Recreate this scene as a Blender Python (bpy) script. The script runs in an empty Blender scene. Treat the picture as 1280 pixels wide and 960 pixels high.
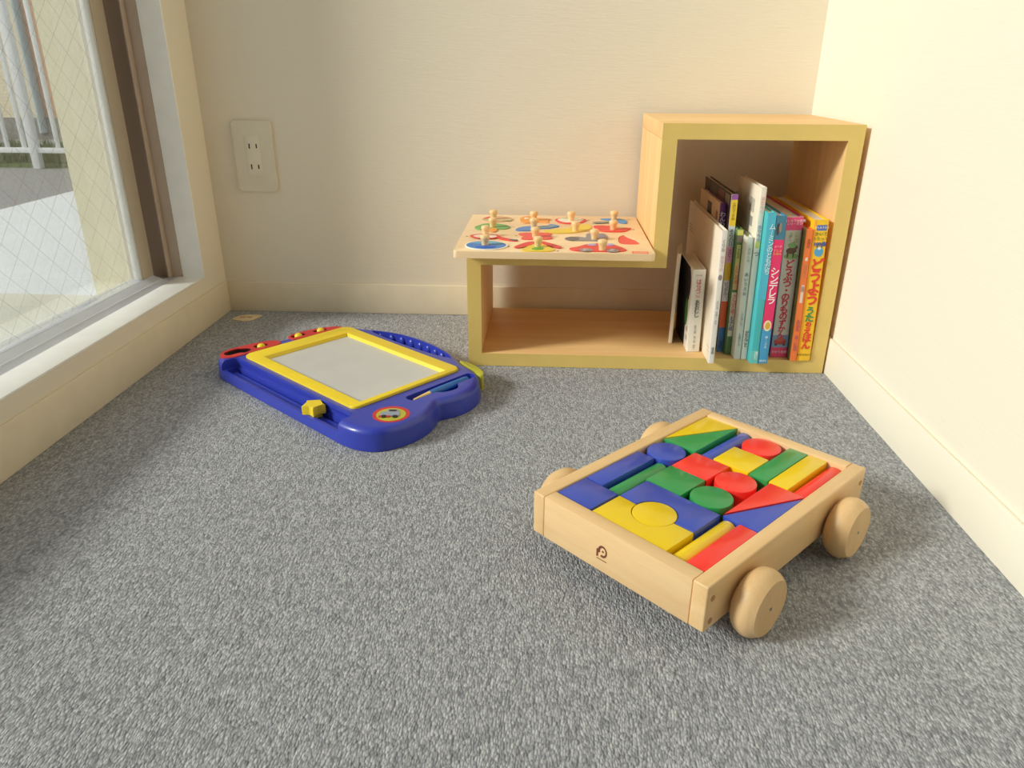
import bpy, bmesh, math, random
from mathutils import Vector, Matrix
random.seed(7)
S = bpy.context.scene
COL = S.collection
PI = math.pi

# ------------------------------------------------------------------ materials
def lin(c):
    if isinstance(c, str):
        c = c.lstrip('#'); c = [int(c[i:i+2], 16) for i in (0, 2, 4)]
    o = []
    for v in c:
        v = v/255.0
        o.append(v/12.92 if v <= 0.04045 else ((v+0.055)/1.055)**2.4)
    return (o[0], o[1], o[2], 1.0)

def newmat(name):
    m = bpy.data.materials.new(name); m.use_nodes = True
    nt = m.node_tree
    return m, nt, nt.nodes['Principled BSDF']

def plain(name, c, rough=0.5, spec=0.5, metal=0.0, coat=0.0, vary=0.03):
    m, nt, b = newmat(name)
    b.inputs['Roughness'].default_value = rough
    b.inputs['Specular IOR Level'].default_value = spec
    b.inputs['Metallic'].default_value = metal
    b.inputs['Coat Weight'].default_value = coat
    n = nt.nodes.new('ShaderNodeTexNoise'); n.inputs['Scale'].default_value = 25
    tc = nt.nodes.new('ShaderNodeTexCoord'); nt.links.new(tc.outputs['Object'], n.inputs['Vector'])
    r = nt.nodes.new('ShaderNodeValToRGB')
    L = lin(c)
    r.color_ramp.elements[0].color = tuple(max(0, v*(1-vary)) for v in L[:3])+(1,)
    r.color_ramp.elements[1].color = tuple(min(1, v*(1+vary)) for v in L[:3])+(1,)
    r.color_ramp.elements[0].position = .3; r.color_ramp.elements[1].position = .7
    nt.links.new(n.outputs['Fac'], r.inputs['Fac']); nt.links.new(r.outputs['Color'], b.inputs['Base Color'])
    return m

def wood(name, c1, c2, axis='X', scale=60, rough=0.4, stretch=14, spec=0.4):
    m, nt, b = newmat(name)
    tc = nt.nodes.new('ShaderNodeTexCoord'); mp = nt.nodes.new('ShaderNodeMapping')
    sc = [1, 1, 1]; sc['XYZ'.index(axis)] = 1.0/stretch
    mp.inputs['Scale'].default_value = sc
    nt.links.new(tc.outputs['Object'], mp.inputs['Vector'])
    n = nt.nodes.new('ShaderNodeTexNoise'); n.inputs['Scale'].default_value = scale; n.inputs['Detail'].default_value = 5
    n.inputs['Distortion'].default_value = 0.6
    nt.links.new(mp.outputs['Vector'], n.inputs['Vector'])
    n2 = nt.nodes.new('ShaderNodeTexNoise'); n2.inputs['Scale'].default_value = scale*9; n2.inputs['Detail'].default_value = 2
    nt.links.new(mp.outputs['Vector'], n2.inputs['Vector'])
    ad = nt.nodes.new('ShaderNodeMath'); ad.operation = 'MULTIPLY_ADD'; ad.inputs[1].default_value = .3
    nt.links.new(n2.outputs['Fac'], ad.inputs[0]); nt.links.new(n.outputs['Fac'], ad.inputs[2])
    r = nt.nodes.new('ShaderNodeValToRGB')
    r.color_ramp.elements[0].color = lin(c1); r.color_ramp.elements[1].color = lin(c2)
    r.color_ramp.elements[0].position = .42; r.color_ramp.elements[1].position = .85
    nt.links.new(ad.outputs[0], r.inputs['Fac']); nt.links.new(r.outputs['Color'], b.inputs['Base Color'])
    b.inputs['Roughness'].default_value = rough; b.inputs['Specular IOR Level'].default_value = spec
    return m

def wallpaper(name, c, rows=(9, 9, 90), bump=.3):
    m, nt, b = newmat(name)
    b.inputs['Base Color'].default_value = lin(c); b.inputs['Roughness'].default_value = .8
    b.inputs['Specular IOR Level'].default_value = .2
    tc = nt.nodes.new('ShaderNodeTexCoord'); mp = nt.nodes.new('ShaderNodeMapping'); mp.inputs['Scale'].default_value = rows
    nt.links.new(tc.outputs['Object'], mp.inputs['Vector'])
    n = nt.nodes.new('ShaderNodeTexNoise'); n.inputs['Scale'].default_value = 4; n.inputs['Detail'].default_value = 6; n.inputs['Distortion'].default_value = 1.2
    nt.links.new(mp.outputs['Vector'], n.inputs['Vector'])
    bp = nt.nodes.new('ShaderNodeBump'); bp.inputs['Strength'].default_value = bump; bp.inputs['Distance'].default_value = .0015
    nt.links.new(n.outputs['Fac'], bp.inputs['Height']); nt.links.new(bp.outputs['Normal'], b.inputs['Normal'])
    return m

def carpet_mat():
    m, nt, b = newmat('grey_loop_carpet')
    tc = nt.nodes.new('ShaderNodeTexCoord'); mp = nt.nodes.new('ShaderNodeMapping'); mp.inputs['Scale'].default_value = (1, .55, 1)
    mp.inputs['Rotation'].default_value = (0, 0, .12)
    nt.links.new(tc.outputs['Object'], mp.inputs['Vector'])
    # slight waver in the rows of loops
    wn = nt.nodes.new('ShaderNodeTexNoise'); wn.inputs['Scale'].default_value = 30; wn.inputs['Detail'].default_value = 2
    nt.links.new(mp.outputs['Vector'], wn.inputs['Vector'])
    wm = nt.nodes.new('ShaderNodeVectorMath'); wm.operation = 'MULTIPLY_ADD'; wm.inputs[1].default_value = (.006, .006, 0)
    nt.links.new(wn.outputs['Color'], wm.inputs[0]); nt.links.new(mp.outputs['Vector'], wm.inputs[2])
    v = nt.nodes.new('ShaderNodeTexVoronoi'); v.inputs['Scale'].default_value = 540; v.inputs['Randomness'].default_value = .8
    nt.links.new(wm.outputs[0], v.inputs['Vector'])
    sep = nt.nodes.new('ShaderNodeSeparateColor'); nt.links.new(v.outputs['Color'], sep.inputs['Color'])
    n2 = nt.nodes.new('ShaderNodeTexNoise'); n2.inputs['Scale'].default_value = 210; n2.inputs['Detail'].default_value = 4; n2.inputs['Roughness'].default_value = .7
    mp2 = nt.nodes.new('ShaderNodeMapping'); mp2.inputs['Scale'].default_value = (1, .3, 1)
    nt.links.new(tc.outputs['Object'], mp2.inputs['Vector']); nt.links.new(mp2.outputs['Vector'], n2.inputs['Vector'])
    mix = nt.nodes.new('ShaderNodeMath'); mix.operation = 'MULTIPLY_ADD'; mix.inputs[1].default_value = .45
    nt.links.new(sep.outputs['Red'], mix.inputs[0]); nt.links.new(n2.outputs['Fac'], mix.inputs[2])
    r = nt.nodes.new('ShaderNodeValToRGB')
    r.color_ramp.elements[0].position = .38; r.color_ramp.elements[0].color = lin((134, 136, 141))
    r.color_ramp.elements[1].position = 1.0; r.color_ramp.elements[1].color = lin((200, 202, 207))
    e = r.color_ramp.elements.new(.68); e.color = lin((167, 169, 174))
    nt.links.new(mix.outputs[0], r.inputs['Fac'])
    # colour darkens towards the gaps between loops
    g = nt.nodes.new('ShaderNodeMapRange'); g.inputs['From Min'].default_value = .25; g.inputs['From Max'].default_value = .75
    g.inputs['To Min'].default_value = 1.0; g.inputs['To Max'].default_value = .72
    nt.links.new(v.outputs['Distance'], g.inputs['Value'])
    mul = nt.nodes.new('ShaderNodeMix'); mul.data_type = 'RGBA'; mul.blend_type = 'MULTIPLY'; mul.inputs['Factor'].default_value = 1
    nt.links.new(r.outputs['Color'], mul.inputs['A']); nt.links.new(g.outputs['Result'], mul.inputs['B'])
    nt.links.new(mul.outputs['Result'], b.inputs['Base Color'])
    bp = nt.nodes.new('ShaderNodeBump'); bp.inputs['Strength'].default_value = .45; bp.inputs['Distance'].default_value = .003; bp.invert = True
    nt.links.new(v.outputs['Distance'], bp.inputs['Height']); nt.links.new(bp.outputs['Normal'], b.inputs['Normal'])
    b.inputs['Roughness'].default_value = .95; b.inputs['Specular IOR Level'].default_value = .1
    return m

def wired_glass():
    m = bpy.data.materials.new('wired_glass'); m.use_nodes = True; nt = m.node_tree
    for n in list(nt.nodes): nt.nodes.remove(n)
    out = nt.nodes.new('ShaderNodeOutputMaterial')
    tr = nt.nodes.new('ShaderNodeBsdfTransparent'); tr.inputs['Color'].default_value = (.95, .97, .96, 1)
    gl = nt.nodes.new('ShaderNodeBsdfGlossy'); gl.inputs['Roughness'].default_value = .02
    fr = nt.nodes.new('ShaderNodeFresnel'); fr.inputs['IOR'].default_value = 1.35
    mx = nt.nodes.new('ShaderNodeMixShader')
    frs = nt.nodes.new('ShaderNodeMath'); frs.operation = 'MULTIPLY'; frs.inputs[1].default_value = .5
    nt.links.new(fr.outputs[0], frs.inputs[0]); nt.links.new(frs.outputs[0], mx.inputs[0])
    nt.links.new(tr.outputs[0], mx.inputs[1]); nt.links.new(gl.outputs[0], mx.inputs[2])
    wire = nt.nodes.new('ShaderNodeBsdfDiffuse'); wire.inputs['Color'].default_value = lin((150, 152, 148))
    tc = nt.nodes.new('ShaderNodeTexCoord'); sp = nt.nodes.new('ShaderNodeSeparateXYZ'); nt.links.new(tc.outputs['Object'], sp.inputs[0])
    masks = []
    for op in ('ADD', 'SUBTRACT'):
        a = nt.nodes.new('ShaderNodeMath'); a.operation = op
        nt.links.new(sp.outputs['Y'], a.inputs[0]); nt.links.new(sp.outputs['Z'], a.inputs[1])
        d = nt.nodes.new('ShaderNodeMath'); d.operation = 'DIVIDE'; d.inputs[1].default_value = .045; nt.links.new(a.outputs[0], d.inputs[0])
        f = nt.nodes.new('ShaderNodeMath'); f.operation = 'FRACT'; nt.links.new(d.outputs[0], f.inputs[0])
        l = nt.nodes.new('ShaderNodeMath'); l.operation = 'LESS_THAN'; l.inputs[1].default_value = .035; nt.links.new(f.outputs[0], l.inputs[0])
        masks.append(l)
    mm = nt.nodes.new('ShaderNodeMath'); mm.operation = 'MAXIMUM'
    nt.links.new(masks[0].outputs[0], mm.inputs[0]); nt.links.new(masks[1].outputs[0], mm.inputs[1])
    sc = nt.nodes.new('ShaderNodeMath'); sc.operation = 'MULTIPLY'; sc.inputs[1].default_value = .25
    gx = nt.nodes.new('ShaderNodeMath'); gx.operation = 'GREATER_THAN'; gx.inputs[1].default_value = -.0855; nt.links.new(sp.outputs['X'], gx.inputs[0])   # wire drawn once, on the room side of the pane
    mf = nt.nodes.new('ShaderNodeMath'); mf.operation = 'MULTIPLY'; nt.links.new(mm.outputs[0], mf.inputs[0]); nt.links.new(gx.outputs[0], mf.inputs[1])
    nt.links.new(mf.outputs[0], sc.inputs[0])
    m2 = nt.nodes.new('ShaderNodeMixShader'); nt.links.new(sc.outputs[0], m2.inputs[0])
    nt.links.new(mx.outputs[0], m2.inputs[1]); nt.links.new(wire.outputs[0], m2.inputs[2])
    nt.links.new(m2.outputs[0], out.inputs[0])
    return m

def brick_mat():
    m, nt, b = newmat('yellow_brick')
    tc = nt.nodes.new('ShaderNodeTexCoord'); mp = nt.nodes.new('ShaderNodeMapping'); mp.inputs['Rotation'].default_value = (PI/2, 0, 0)
    nt.links.new(tc.outputs['Object'], mp.inputs['Vector'])
    br = nt.nodes.new('ShaderNodeTexBrick'); br.inputs['Scale'].default_value = 14
    br.inputs['Color1'].default_value = lin((238, 222, 186)); br.inputs['Color2'].default_value = lin((244, 232, 204)); br.inputs['Mortar'].default_value = lin((214, 204, 184))
    br.inputs['Mortar Size'].default_value = .03; br.inputs['Brick Width'].default_value = 1.0; br.inputs['Row Height'].default_value = .36
    nt.links.new(mp.outputs['Vector'], br.inputs['Vector']); nt.links.new(br.outputs['Color'], b.inputs['Base Color'])
    b.inputs['Roughness'].default_value = .9
    return m

def mottled(name, c1, c2, scale=40, rough=.9, bump=0.0):
    m, nt, b = newmat(name)
    tc = nt.nodes.new('ShaderNodeTexCoord'); n = nt.nodes.new('ShaderNodeTexNoise'); n.inputs['Scale'].default_value = scale; n.inputs['Detail'].default_value = 8
    nt.links.new(tc.outputs['Object'], n.inputs['Vector'])
    r = nt.nodes.new('ShaderNodeValToRGB'); r.color_ramp.elements[0].color = lin(c1); r.color_ramp.elements[1].color = lin(c2)
    r.color_ramp.elements[0].position = .35; r.color_ramp.elements[1].position = .65
    nt.links.new(n.outputs['Fac'], r.inputs['Fac']); nt.links.new(r.outputs['Color'], b.inputs['Base Color'])
    b.inputs['Roughness'].default_value = rough
    if bump:
        bp = nt.nodes.new('ShaderNodeBump'); bp.inputs['Strength'].default_value = bump; bp.inputs['Distance'].default_value = .01
        nt.links.new(n.outputs['Fac'], bp.inputs['Height']); nt.links.new(bp.outputs['Normal'], b.inputs['Normal'])
    return m

M = {}
M['wall'] = wallpaper('cream_wallpaper', (236, 228, 211))
M['wallR'] = wallpaper('cream_wallpaper_right', (237, 230, 212), rows=(2, 2, 60), bump=.15)
M['wallfar'] = wallpaper('beige_wallpaper', (186, 176, 158), rows=(2, 2, 60), bump=.15)
M['ceil'] = plain('white_ceiling', (240, 238, 232), .9)
M['base'] = plain('cream_vinyl_baseboard', (234, 223, 198), .5)
M['carpet'] = carpet_mat()
M['casing'] = plain('white_painted_casing', (246, 246, 243), .45)
M['alu'] = plain('sky_tinted_aluminium', (220, 224, 236), .28, metal=.15)  # bluish reflection of the sky is put into this base colour
M['aludark'] = plain('dark_bronze_aluminium', (186, 168, 152), .5, metal=.0)
M['stile'] = plain('beige_aluminium', (184, 172, 152), .4, metal=.0)
M['rubber'] = plain('grey_gasket', (205, 205, 200), .5)
M['glass'] = wired_glass()
M['ext'] = mottled('cream_exterior_render', (228, 223, 198), (233, 228, 205), 30)
M['tile'] = mottled('beige_terrace_tile', (230, 227, 216), (236, 233, 223), 20)
M['conc'] = mottled('white_concrete', (233, 235, 235), (238, 240, 240), 12)
M['asph'] = mottled('grey_asphalt', (142, 139, 139), (162, 159, 158), 60)
M['grass'] = mottled('green_grass', (60, 84, 48), (120, 140, 84), 60, bump=.8)
M['white_metal'] = plain('white_painted_steel', (236, 238, 238), .4)
M['brick'] = brick_mat()
M['salmon'] = plain('salmon_panel', (222, 170, 138), .7)
M['pipe'] = plain('grey_blue_pipe', (180, 190, 194), .5)
M['plinth'] = mottled('grey_plinth', (120, 118, 116), (150, 148, 144), 20)
M['shelfwood'] = wood('maple_shelf_veneer', (226, 182, 122), (238, 199, 140), 'X', 40, .5)
M['shelfwoodZ'] = wood('maple_shelf_veneer_upright', (226, 182, 122), (238, 199, 140), 'Z', 40, .5)
M['band'] = plain('olive_yellow_edge_band', (226, 197, 116), .45)
M['ply'] = wood('pale_puzzle_plywood', (240, 205, 160), (248, 219, 178), 'X', 50, .45)
M['knob'] = wood('beech_knob', (236, 196, 140), (246, 212, 160), 'Z', 90, .4, 5)
M['cart'] = wood('beech_cart_side', (226, 186, 134), (238, 204, 154), 'X', 45, .35, 10)
M['cartY'] = wood('beech_cart_rail', (222, 182, 128), (236, 200, 148), 'Y', 45, .35, 10)
M['wheel'] = wood('beech_wheel', (212, 174, 124), (226, 190, 140), 'Z', 50, .42, 6)
M['dowel'] = plain('dark_dowel', (178, 128, 82), .5)
M['steel'] = plain('axle_steel', (170, 168, 165), .3, metal=.8)
M['burn'] = plain('branded_mark', (122, 66, 48), .6)
M['red'] = plain('red_lacquer', (250, 52, 44), .3, coat=.3)
M['green'] = plain('green_lacquer', (42, 150, 78), .3, coat=.3)
M['blue'] = plain('blue_lacquer', (52, 78, 186), .3, coat=.3)
M['yellow'] = plain('yellow_lacquer', (238, 203, 8), .3, coat=.3)
M['bplastic'] = plain('blue_plastic', (52, 66, 178), .32, coat=.2)
M['yplastic'] = plain('yellow_plastic', (246, 216, 48), .35)
M['rplastic'] = plain('red_plastic', (206, 52, 56), .4)
M['screen'] = plain('grey_magnetic_screen', (204, 204, 202), .3)
M['lime'] = plain('lime_plastic', (190, 186, 62), .4)
M['penblue'] = plain('pen_blue', (40, 112, 190), .35)
M['pencream'] = plain('pen_tip_cream', (240, 206, 130), .4)
M['grey'] = plain('toy_grey', (150, 160, 178), .4)
M['dark'] = plain('dark_ink', (44, 40, 44), .5)
M['cordw'] = plain('white_cord', (214, 212, 206), .5)
M['outlet'] = plain('ivory_outlet', (228, 220, 199), .35)
M['outlet2'] = plain('ivory_socket', (232, 225, 205), .35)
M['slot'] = plain('slot_black', (40, 34, 28), .8)
M['tag'] = mottled('beige_card', (216, 196, 158), (226, 208, 172), 90)
M['tagp'] = plain('faded_print', (190, 140, 110), .7)
PL = {}
def pc(c, rough=.45):
    k = tuple(c) + (rough,)
    if k not in PL: PL[k] = plain('print_%02x%02x%02x' % tuple(c), c, rough)
    return PL[k]

# ------------------------------------------------------------------ mesh helpers
def bmnew(): return bmesh.new()

def merge(bm, tmp, mat=0, mtx=None):
    for f in tmp.faces: f.material_index = mat
    if mtx is not None: bmesh.ops.transform(tmp, matrix=mtx, verts=tmp.verts)
    me = bpy.data.meshes.new('tmp'); tmp.to_mesh(me); tmp.free()
    bm.from_mesh(me); bpy.data.meshes.remove(me)

def box(bm, x0, x1, y0, y1, z0, z1, bev=0, mat=0, mtx=None, seg=2):
    t = bmnew(); bmesh.ops.create_cube(t, size=1)
    bmesh.ops.scale(t, vec=(x1-x0, y1-y0, z1-z0), verts=t.verts)
    bmesh.ops.translate(t, vec=((x0+x1)/2, (y0+y1)/2, (z0+z1)/2), verts=t.verts)
    if bev: bmesh.ops.bevel(t, geom=list(t.edges), offset=bev, segments=seg, profile=.5, affect='EDGES')
    merge(bm, t, mat, mtx); return bm

def prism(bm, pts, z0, z1, bev=0, mat=0, mtx=None, seg=2, botbev=0, vbev=0):
    t = bmnew()
    a = sum(pts[i][0]*pts[(i+1) % len(pts)][1]-pts[(i+1) % len(pts)][0]*pts[i][1] for i in range(len(pts)))
    if a < 0: pts = list(reversed(pts))
    vb = [t.verts.new((p[0], p[1], z0)) for p in pts]; vt = [t.verts.new((p[0], p[1], z1)) for p in pts]
    n = len(pts)
    t.faces.new(list(reversed(vb))); t.faces.new(vt)
    for i in range(n): t.faces.new((vb[i], vb[(i+1) % n], vt[(i+1) % n], vt[i]))
    if bev:
        ed = [e for e in t.edges if all(abs(v.co.z-z1) < 1e-9 for v in e.verts)]
        if vbev: ed += [e for e in t.edges if abs(e.verts[0].co.z-e.verts[1].co.z) > 1e-7]
        bmesh.ops.bevel(t, geom=ed, offset=bev, segments=seg, profile=.5, affect='EDGES', clamp_overlap=True)
    merge(bm, t, mat, mtx); return bm

def rounded(bm, pts, z0, z1, r, n=6, mat=0, draft=0.0):
    a = sum(pts[i][0]*pts[(i+1) % len(pts)][1]-pts[(i+1) % len(pts)][0]*pts[i][1] for i in range(len(pts)))
    if a < 0: pts = list(reversed(pts))
    t = bmnew(); N = len(pts); P = [Vector(p) for p in pts]; nr = []
    for i in range(N):
        d = (P[(i+1) % N]-P[i-1]).normalized(); nr.append(Vector((-d.y, d.x)))
    rings = []
    lv = [(0, z0)]+[(draft+r*(1-math.cos(PI/2*k/n)), z1-r+r*math.sin(PI/2*k/n)) for k in range(n+1)]
    for off, z in lv:
        rings.append([t.verts.new((P[i].x+nr[i].x*off, P[i].y+nr[i].y*off, z)) for i in range(N)])
    for A, B in zip(rings, rings[1:]):
        for i in range(N): t.faces.new((A[i], A[(i+1) % N], B[(i+1) % N], B[i]))
    t.faces.new(list(reversed(rings[0]))); t.faces.new(rings[-1])
    merge(bm, t, mat); return bm

def lathe(bm, prof, seg=32, mat=0, mtx=None):
    t = bmnew(); rings = []
    for r, z in prof:
        if r < 1e-7: rings.append([t.verts.new((0, 0, z))])
        else: rings.append([t.verts.new((r*math.cos(2*PI*k/seg), r*math.sin(2*PI*k/seg), z)) for k in range(seg)])
    for a, b in zip(rings, rings[1:]):
        for k in range(seg):
            k2 = (k+1) % seg
            if len(a) == 1 and len(b) > 1: t.faces.new((a[0], b[k2], b[k]))
            elif len(b) == 1 and len(a) > 1: t.faces.new((a[k], a[k2], b[0]))
            elif len(a) > 1: t.faces.new((a[k], a[k2], b[k2], b[k]))
    bmesh.ops.recalc_face_normals(t, faces=t.faces)
    merge(bm, t, mat, mtx); return bm

def cyl(bm, r, z0, z1, bev=0, seg=40, mat=0, mtx=None):
    if bev:
        p = [(0, z0), (r-bev, z0), (r-bev*.3, z0+bev*.3), (r, z0+bev), (r, z1-bev), (r-bev*.3, z1-bev*.3), (r-bev, z1), (0, z1)]
    else: p = [(0, z0), (r, z0), (r, z1), (0, z1)]
    return lathe(bm, p, seg, mat, mtx)

def ball(bm, r, c, mat=0, seg=20, sq=(1, 1, 1)):
    t = bmnew(); bmesh.ops.create_uvsphere(t, u_segments=seg, v_segments=seg//2, radius=r)
    bmesh.ops.scale(t, vec=sq, verts=t.verts); bmesh.ops.translate(t, vec=c, verts=t.verts)
    merge(bm, t, mat); return bm

def tube(bm, pts, r, seg=10, mat=0):
    t = bmnew(); pts = [Vector(p) for p in pts]; rings = []
    for i, p in enumerate(pts):
        d = (pts[min(i+1, len(pts)-1)]-pts[max(i-1, 0)]).normalized()
        a = d.cross(Vector((0, 0, 1)));  a = a if a.length > 1e-4 else d.cross(Vector((1, 0, 0)))
        a.normalize(); b = d.cross(a)
        rr = r[i] if isinstance(r, (list, tuple)) else r
        rings.append([t.verts.new(p+rr*(math.cos(2*PI*k/seg)*a+math.sin(2*PI*k/seg)*b)) for k in range(seg)])
    for a, b in zip(rings, rings[1:]):
        for k in range(seg): t.faces.new((a[k], a[(k+1) % seg], b[(k+1) % seg], b[k]))
    t.faces.new(rings[0]); t.faces.new(list(reversed(rings[-1])))
    bmesh.ops.recalc_face_normals(t, faces=t.faces)
    merge(bm, t, mat); return bm

def ellipse(cx, cy, rx, ry, n=32, a0=0, a1=2*PI, rot=0):
    full = abs(a1-a0-2*PI) < 1e-6
    o = []
    for k in range(n if full else n+1):
        a = a0+(a1-a0)*k/n; x, y = rx*math.cos(a), ry*math.sin(a)
        o.append((cx+x*math.cos(rot)-y*math.sin(rot), cy+x*math.sin(rot)+y*math.cos(rot)))
    return o

def spline(pts, n=6):
    o = []; L = len(pts)
    for i in range(L):
        p0, p1, p2, p3 = [Vector(pts[(i+k-1) % L]) for k in range(4)]
        for k in range(n):
            t = k/n
            q = .5*((2*p1)+(-p0+p2)*t+(2*p0-5*p1+4*p2-p3)*t*t+(-p0+3*p1-3*p2+p3)*t**3)
            o.append((q.x, q.y))
    return o

def rrect(x0, x1, y0, y1, r, n=5):
    o = []
    for cx, cy, a in ((x1-r, y1-r, 0), (x0+r, y1-r, PI/2), (x0+r, y0+r, PI), (x1-r, y0+r, 1.5*PI)):
        for k in range(n+1):
            t = a+PI/2*k/n; o.append((cx+r*math.cos(t), cy+r*math.sin(t)))
    return o

def shade(me, ang=35):
    for p in me.polygons: p.use_smooth = True
    bm = bmesh.new(); bm.from_mesh(me)
    for e in bm.edges:
        e.smooth = len(e.link_faces) == 2 and e.calc_face_angle(0) < math.radians(ang)
    bm.to_mesh(me); bm.free()

def obj(name, bm, mats, parent=None, loc=None, rot=None, ang=35):
    me = bpy.data.meshes.new(name); bm.to_mesh(me); bm.free()
    if not isinstance(mats, (list, tuple)): mats = [mats]
    for m in mats: me.materials.append(m)
    shade(me, ang)
    o = bpy.data.objects.new(name, me); COL.objects.link(o)
    if parent is not None: o.parent = parent
    if loc is not None: o.location = loc
    if rot is not None: o.rotation_euler = rot
    return o

def tag(o, label, cat, group=None, kind=None):
    if label: o['label'] = label
    if cat: o['category'] = cat
    if group: o['group'] = group
    if kind: o['kind'] = kind
    return o

def empty(name, loc=(0, 0, 0), rz=0, size=.02):
    o = bpy.data.objects.new(name, None); o.empty_display_size = size
    o.location = loc; o.rotation_euler = (0, 0, rz); COL.objects.link(o); return o

def structure(name, bm, mats, parent=None, **k):
    o = obj(name, bm, mats, parent, **k); o['kind'] = 'structure'; return o

def boolean(o, cut_bm, op='DIFFERENCE'):
    me = bpy.data.meshes.new('cut'); bmesh.ops.recalc_face_normals(cut_bm, faces=cut_bm.faces); cut_bm.to_mesh(me); cut_bm.free()
    c = bpy.data.objects.new('cut', me); COL.objects.link(c); c.matrix_world = Matrix()
    par = o.parent; loc = o.location.copy(); rot = o.rotation_euler.copy()
    o.parent = None; o.location = (0, 0, 0); o.rotation_euler = (0, 0, 0)
    md = o.modifiers.new('b', 'BOOLEAN'); md.operation = op; md.object = c; md.solver = 'EXACT'; md.use_self = True
    bpy.context.view_layer.update()
    dg = bpy.context.evaluated_depsgraph_get()
    nm = bpy.data.meshes.new_from_object(o.evaluated_get(dg)); old = o.data
    o.modifiers.clear(); o.data = nm; nm.name = o.name
    bpy.data.meshes.remove(old); bpy.data.objects.remove(c); bpy.data.meshes.remove(me)
    o.parent = par; o.location = loc; o.rotation_euler = rot
    shade(nm, 35)
    return o

def text_mesh(txt, size, thick=.00012, line=1.0, width=1.0, offset=0.0):
    cu = bpy.data.curves.new('t', 'FONT'); cu.body = txt; cu.size = size; cu.align_x = 'CENTER'; cu.align_y = 'TOP'
    cu.space_line = line; cu.extrude = thick; cu.resolution_u = 2; cu.offset = offset
    o = bpy.data.objects.new('t', cu); COL.objects.link(o)
    bpy.context.view_layer.update()
    me = bpy.data.meshes.new_from_object(o.evaluated_get(bpy.context.evaluated_depsgraph_get()))
    bpy.data.objects.remove(o); bpy.data.curves.remove(cu)
    return me

def add_text(bm, txt, size, mtx, mat=0, vertical=False, line=1.0, width=1.0, bold=0.0):
    if vertical: txt = '\n'.join(txt.replace('ー', '︱'))
    me = text_mesh(txt, size, line=line)
    sh = [(0, 0)] if not bold else [(bold, 0), (-bold, 0), (0, bold), (0, -bold), (bold*.7, bold*.7), (-bold*.7, -bold*.7), (bold*.7, -bold*.7), (-bold*.7, bold*.7)]
    for i, (dx, dy) in enumerate(sh):
        t = bmnew(); t.from_mesh(me)
        bmesh.ops.scale(t, vec=(width, 1, 1), verts=t.verts); bmesh.ops.translate(t, vec=(dx, dy, i*.00001), verts=t.verts)
        merge(bm, t, mat, mtx)
    bpy.data.meshes.remove(me)

# ------------------------------------------------------------------ room shell
W = 1.0429; ZC = 2.35; YB = -4.0; XE = 4.2; YR = -1.12
JY = -0.084                      # right jamb of the window opening
OZ = 0.088; OT = 1.95; OY = -2.9
bm = bmnew(); box(bm, -.0, XE, YB, .1, -.06, 0); structure('floor', bm, M['carpet'])
bm = bmnew(); box(bm, -.205, XE, YB, .1, ZC, ZC+.06); structure('ceiling', bm, M['ceil'])
bm = bmnew(); box(bm, 0, W, 0, .1, 0, ZC); structure('wall_back', bm, M['wall'])
bm = bmnew(); box(bm, W, W+.1, YR, .1, 0, ZC); structure('wall_right', bm, M['wallR'])
bm = bmnew(); box(bm, -.2, XE, YB-.1, YB, 0, ZC); structure('wall_front', bm, M['wallfar'])
bm = bmnew(); box(bm, XE, XE+.1, YB, .1, 0, ZC); structure('wall_far', bm, M['wallfar'])
bm = bmnew(); box(bm, W+.1, XE, YR, YR+.1, 0, ZC); structure('wall_side', bm, M['wallfar'])
bm = bmnew()
box(bm, -.205, -.0001, JY, .1, -.2, ZC, mat=0)
box(bm, -.205, -.0001, YB, OY, -.2, ZC, mat=0)
box(bm, -.205, -.0001, OY, JY, OT, ZC, mat=0)
box(bm, -.100, -.0466, OY, JY, -.1, OZ-.0085, mat=0)
box(bm, -.0466, -.0001, OY, JY, -.1, OZ-.0032, mat=0)
w = structure('wall_left', bm, [M['wall'], M['ext']])
for p in w.data.polygons:
    c = p.center
    if c.x < -.1 or (p.normal.y < -.5 and c.y > -.2): p.material_index = 1
for p in w.data.polygons:      # render the outside half of the jamb in the exterior finish
    pass
# baseboards
bm = bmnew(); box(bm, .003, W-.005, -.004, -.0001, 0, .0565, .0012); structure('baseboard_back', bm, M['base'])
bm = bmnew(); box(bm, W-.005, W-.0001, YR, -.0001, 0, .0565, .0012); structure('baseboard_right', bm, M['wallR'])
bm = bmnew(); box(bm, .0001, .003, YB, -.0001, 0, .060, .0012); structure('baseboard_left', bm, M['base'])

# window
win = empty('window_1', (0, JY, OZ)); win['kind'] = 'structure'
def wbox(name, mat, *bx):
    b_ = bmnew()
    for a in bx:
        x0, x1, y0, y1, z0, z1 = a[:6]; box(b_, x0, x1, y0-JY, y1-JY, z0-OZ, z1-OZ, a[6] if len(a) > 6 else 0)
    return structure(name, b_, mat, win)
wbox('casing', M['casing'], (-.0462, .0001, OY, JY, OZ-.0031, OZ, .0006), (-.037, .0004, JY-.0035, JY+.0003, OZ, OT, 0),
     (-.037, .0004, OY, OY+.0035, OZ, OT), (-.037, .0004, OY, JY, OT-.0035, OT))
wbox('track', M['alu'], (-.1, -.047, OY, JY-.0005, OZ-.006, OZ-.0008, .0006), (-.062, -.0605, OY, JY-.0005, OZ-.001, OZ+.0004),
     (-.1, -.0468, OY, JY-.0005, OZ-.008, OZ-.004))
b_ = bmnew(); prism(b_, [(-.0478, -.0010), (-.0745, .0100), (-.0745, -.006), (-.0478, -.006)], 0, 1.36, mtx=Matrix.Translation((0, -.034, 0)) @ Matrix.Rotation(PI/2, 4, 'X'))
box(b_, -.0600, -.0592, -1.394, -.034, .0036, .0046, 0)
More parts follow.
